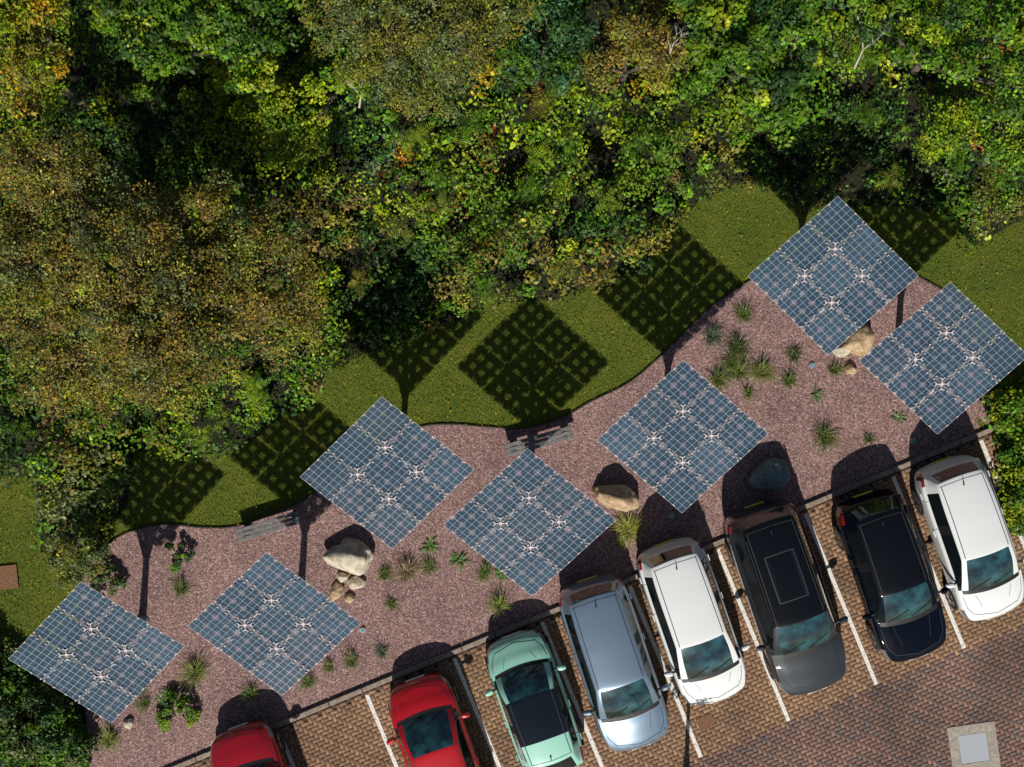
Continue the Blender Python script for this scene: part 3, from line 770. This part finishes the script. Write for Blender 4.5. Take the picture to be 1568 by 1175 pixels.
    for s_ in (-1, 1):
        ribbon([(X(.07), s_*hw*.66), (X(.12), s_*hw*.80), (X(tc-.03), s_*hw*.85)], .013, 0)
        ribbon([(X(.11), s_*hw*.40), (X(tc-.04), s_*hw*.52)], .009, 0, .002)
        ribbon([(X(tr+.02), s_*hw*roofw*.86), (X(te-.02), s_*hw*roofw*.82)], .020, 0)
        ribbon([(X(tc+.10), s_*hw*.965), (X(tc+.10)-.01, s_*hw*.90)], .012, 0)
        ribbon([(X(tb-.03), s_*hw*.985), (X(tb-.03), s_*hw*.90)], .012, 0)
        ribbon([(X(te-.10), s_*hw*.975), (X(te-.10), s_*hw*.90)], .012, 0)
    ribbon([(X(.065), -hw*.66), (X(.045)+.05, 0), (X(.065), hw*.66)], .014, 0)
    ribbon([(X(te-.02), -hw*roofw*.85), (X(te-.02)-.03, 0), (X(te-.02), hw*roofw*.85)], .014, 0)
    for y0, y1 in ((-.62, -.02), (.06, .62)):
        ribbon([(X(tc-.005), hw*y0), (X(tc+.045), hw*y1)], .022, 1, .012)
    if sunroof:
        x0, x1, yy = X(tr+.12), X(tr+.36), hw*roofw*.52
        for k in range(8):
            a, b_ = x0+(x1-x0)*k/8, x0+(x1-x0)*(k+1)/8
            q = [(a, -yy), (a, yy), (b_, yy), (b_, -yy)]; qq = []
            for xx, yv in q: qq.append((xx, yv, (top(xx, yv) or zr)+.006))
            mb.quad(*qq, 2)
        ribbon([(x0, -yy), (x0, yy), (x1, yy), (x1, -yy), (x0, -yy)], .03, 10, .009)
    if rails:
        for s_ in (-1, 1):
            mb.tube((X(tr+.05), s_*hw*roofw*.95, zr-.01), (X(te-.05), s_*hw*roofw*.93, zr-.03), .02, .02, 8, 1)
    xa = X(te-.05); za = top(xa, 0) or zr
    mb.tube((xa, 0, za-.01), (xa-.1, 0, za+.09), .022, .006, 8, 1)
    xm = X(tc+.07)
    for s_ in (-1, 1):
        mb.tube((xm, s_*hw*.90, zh), (xm-.01, s_*(hw+.06), zh+.03), .03, .03, 8, 0)
        rings_ = []
        for k, (dy, rx, rz) in enumerate(((0.0, .045, .05), (.03, .07, .08), (.12, .075, .085), (.19, .055, .065), (.215, .02, .03))):
            rg = []
            for q in range(12):
                a_ = q*math.pi/6
                mb.v.append((xm + rx*math.cos(a_) - dy*.15, s_*(hw+.01+dy), zh+.05+rz*math.sin(a_))); rg.append(len(mb.v)-1)
            rings_.append(rg)
        for k in range(4):
            for q in range(12):
                f = (rings_[k][q], rings_[k][(q+1)%12], rings_[k+1][(q+1)%12], rings_[k+1][q])
                mb.f.append(f if s_ < 0 else tuple(reversed(f))); mb.m.append(5)
        mb.f.append(tuple(rings_[4])); mb.m.append(5)
    for t_ in (.18, .80):
        for s_ in (-1, 1):
            c_ = Vector((X(t_), s_*(hw-.11), .32))
            mb.tube(c_-Vector((0,.11,0)), c_+Vector((0,.11,0)), .325, .325, 28, 6)
            mb.tube(c_+Vector((0,s_*.111,0)), c_+Vector((0,s_*.118,0)), .21, .2, 20, 7)
            for k in range(5):
                a_ = k*1.2566; mb.box(c_+Vector((.11*math.cos(a_), s_*.122, .11*math.sin(a_))), (.2,.01,.03), axes=Matrix.Rotation(-a_, 3, 'Y'), m=1)
    mb.box((X(0)+.02, 0, .45), (.02, .5, .11), m=8); mb.box((X(1)-.045, 0, .50), (.02, .5, .11), m=9)
    for t_ in (tb-.08, tb+.16):
        for s_ in (-1, 1): mb.tube((X(t_), s_*(hw+.004), zh-.14), (X(t_)-.16, s_*(hw+.004), zh-.135), .014, .014, 6, 5)
    add_obj('trim_and_wheels', mb.mesh('trim', [SEAM, TRIM, BGLASS, SEAM, ALLOY, paint, RUB, ALLOY, PLW, PLY, DGL]), emp)
    return emp

DOWN = -70.8
silver = paint_mat('silver_blue_paint', (0.24,0.33,0.43), .6, .28); white = paint_mat('white_paint', (0.68,0.70,0.70), 0, .45, .2)
dgrey = paint_mat('dark_grey_paint', (0.022,0.027,0.033), .3, .5, .2); black = paint_mat('black_paint', (0.002,0.004,0.009), .0, .3, .0, .45)
mint = paint_mat('mint_paint', (0.30,0.60,0.49), 0, .4, .3); red = paint_mat('red_paint', (0.45,0.006,0.012), 0., .4, .3)
red2 = paint_mat('dark_red_paint', (0.33,0.006,0.014), 0., .4, .3)
ROOFB = simple('black_roof_paint', (0.003,0.004,0.006), .4, 0, .6, .05)
car(942, 1020, DOWN-1, 4.36, 1.80, 1.50, silver, tc=.24, tr=.42, te=.935, tg=.972)
car(1062, 956, DOWN, 4.12, 1.78, 1.52, white, tc=.21, tr=.42, te=.93, tg=.97)
car(1207, 919, DOWN-.3, 4.85, 1.92, 1.66, dgrey, tc=.26, tr=.42, te=.935, tg=.972, roofm=ROOFB, sunroof=True, rails=True, zh=1.06)
car(1369, 885, DOWN-.3, 4.25, 1.80, 1.45, black, tc=.28, tr=.45, te=.90, tg=.965, roofm=ROOFB)
car(1490, 827, DOWN, 4.08, 1.76, 1.50, white, tc=.23, tr=.43, te=.92, tg=.965)
car(820, 1083, 180+DOWN, 3.62, 1.66, 1.47, mint, tc=.21, tr=.36, te=.84, tg=.95, panor=(8,9,10,11), roofw=.74)
car(674, 1160, 180+DOWN, 3.95, 1.72, 1.47, red, tc=.21, tr=.40, te=.90, tg=.97)
car(400, 1234, 180+DOWN, 3.95, 1.74, 1.5, red2, tc=.24, tr=.42, te=.90, tg=.97)

# ------------------------------------------------------------ light, sky, camera
sun = bpy.data.lights.new('sun', 'SUN'); sun.energy = 5.0; sun.angle = math.radians(0.53); sun.color = (1, 0.945, 0.85)
so = bpy.data.objects.new('sun', sun); COL.objects.link(so); so.rotation_euler = (math.radians(48), 0, math.radians(-2)); so.location = (0, -20, 20)
w = bpy.data.worlds.new('World'); scene.world = w; w.use_nodes = True
sk = w.node_tree.nodes.new('ShaderNodeTexSky'); sk.sky_type = 'NISHITA'; sk.sun_disc = False
sk.sun_elevation = math.radians(42); sk.sun_rotation = math.radians(180)
bg = w.node_tree.nodes['Background']; bg.inputs['Strength'].default_value = 0.052
w.node_tree.links.new(sk.outputs[0], bg.inputs['Color'])
cam = bpy.data.cameras.new('camera'); co = bpy.data.objects.new('camera', cam); COL.objects.link(co)
co.location = (0, 0, H); co.rotation_euler = (0, 0, 0); cam.sensor_fit = 'HORIZONTAL'
cam.angle = 2*math.atan((784/S)/H); cam.clip_end = 1000; scene.camera = co
scene.view_settings.view_transform = 'Standard'; scene.view_settings.look = 'None'; scene.view_settings.exposure = 0
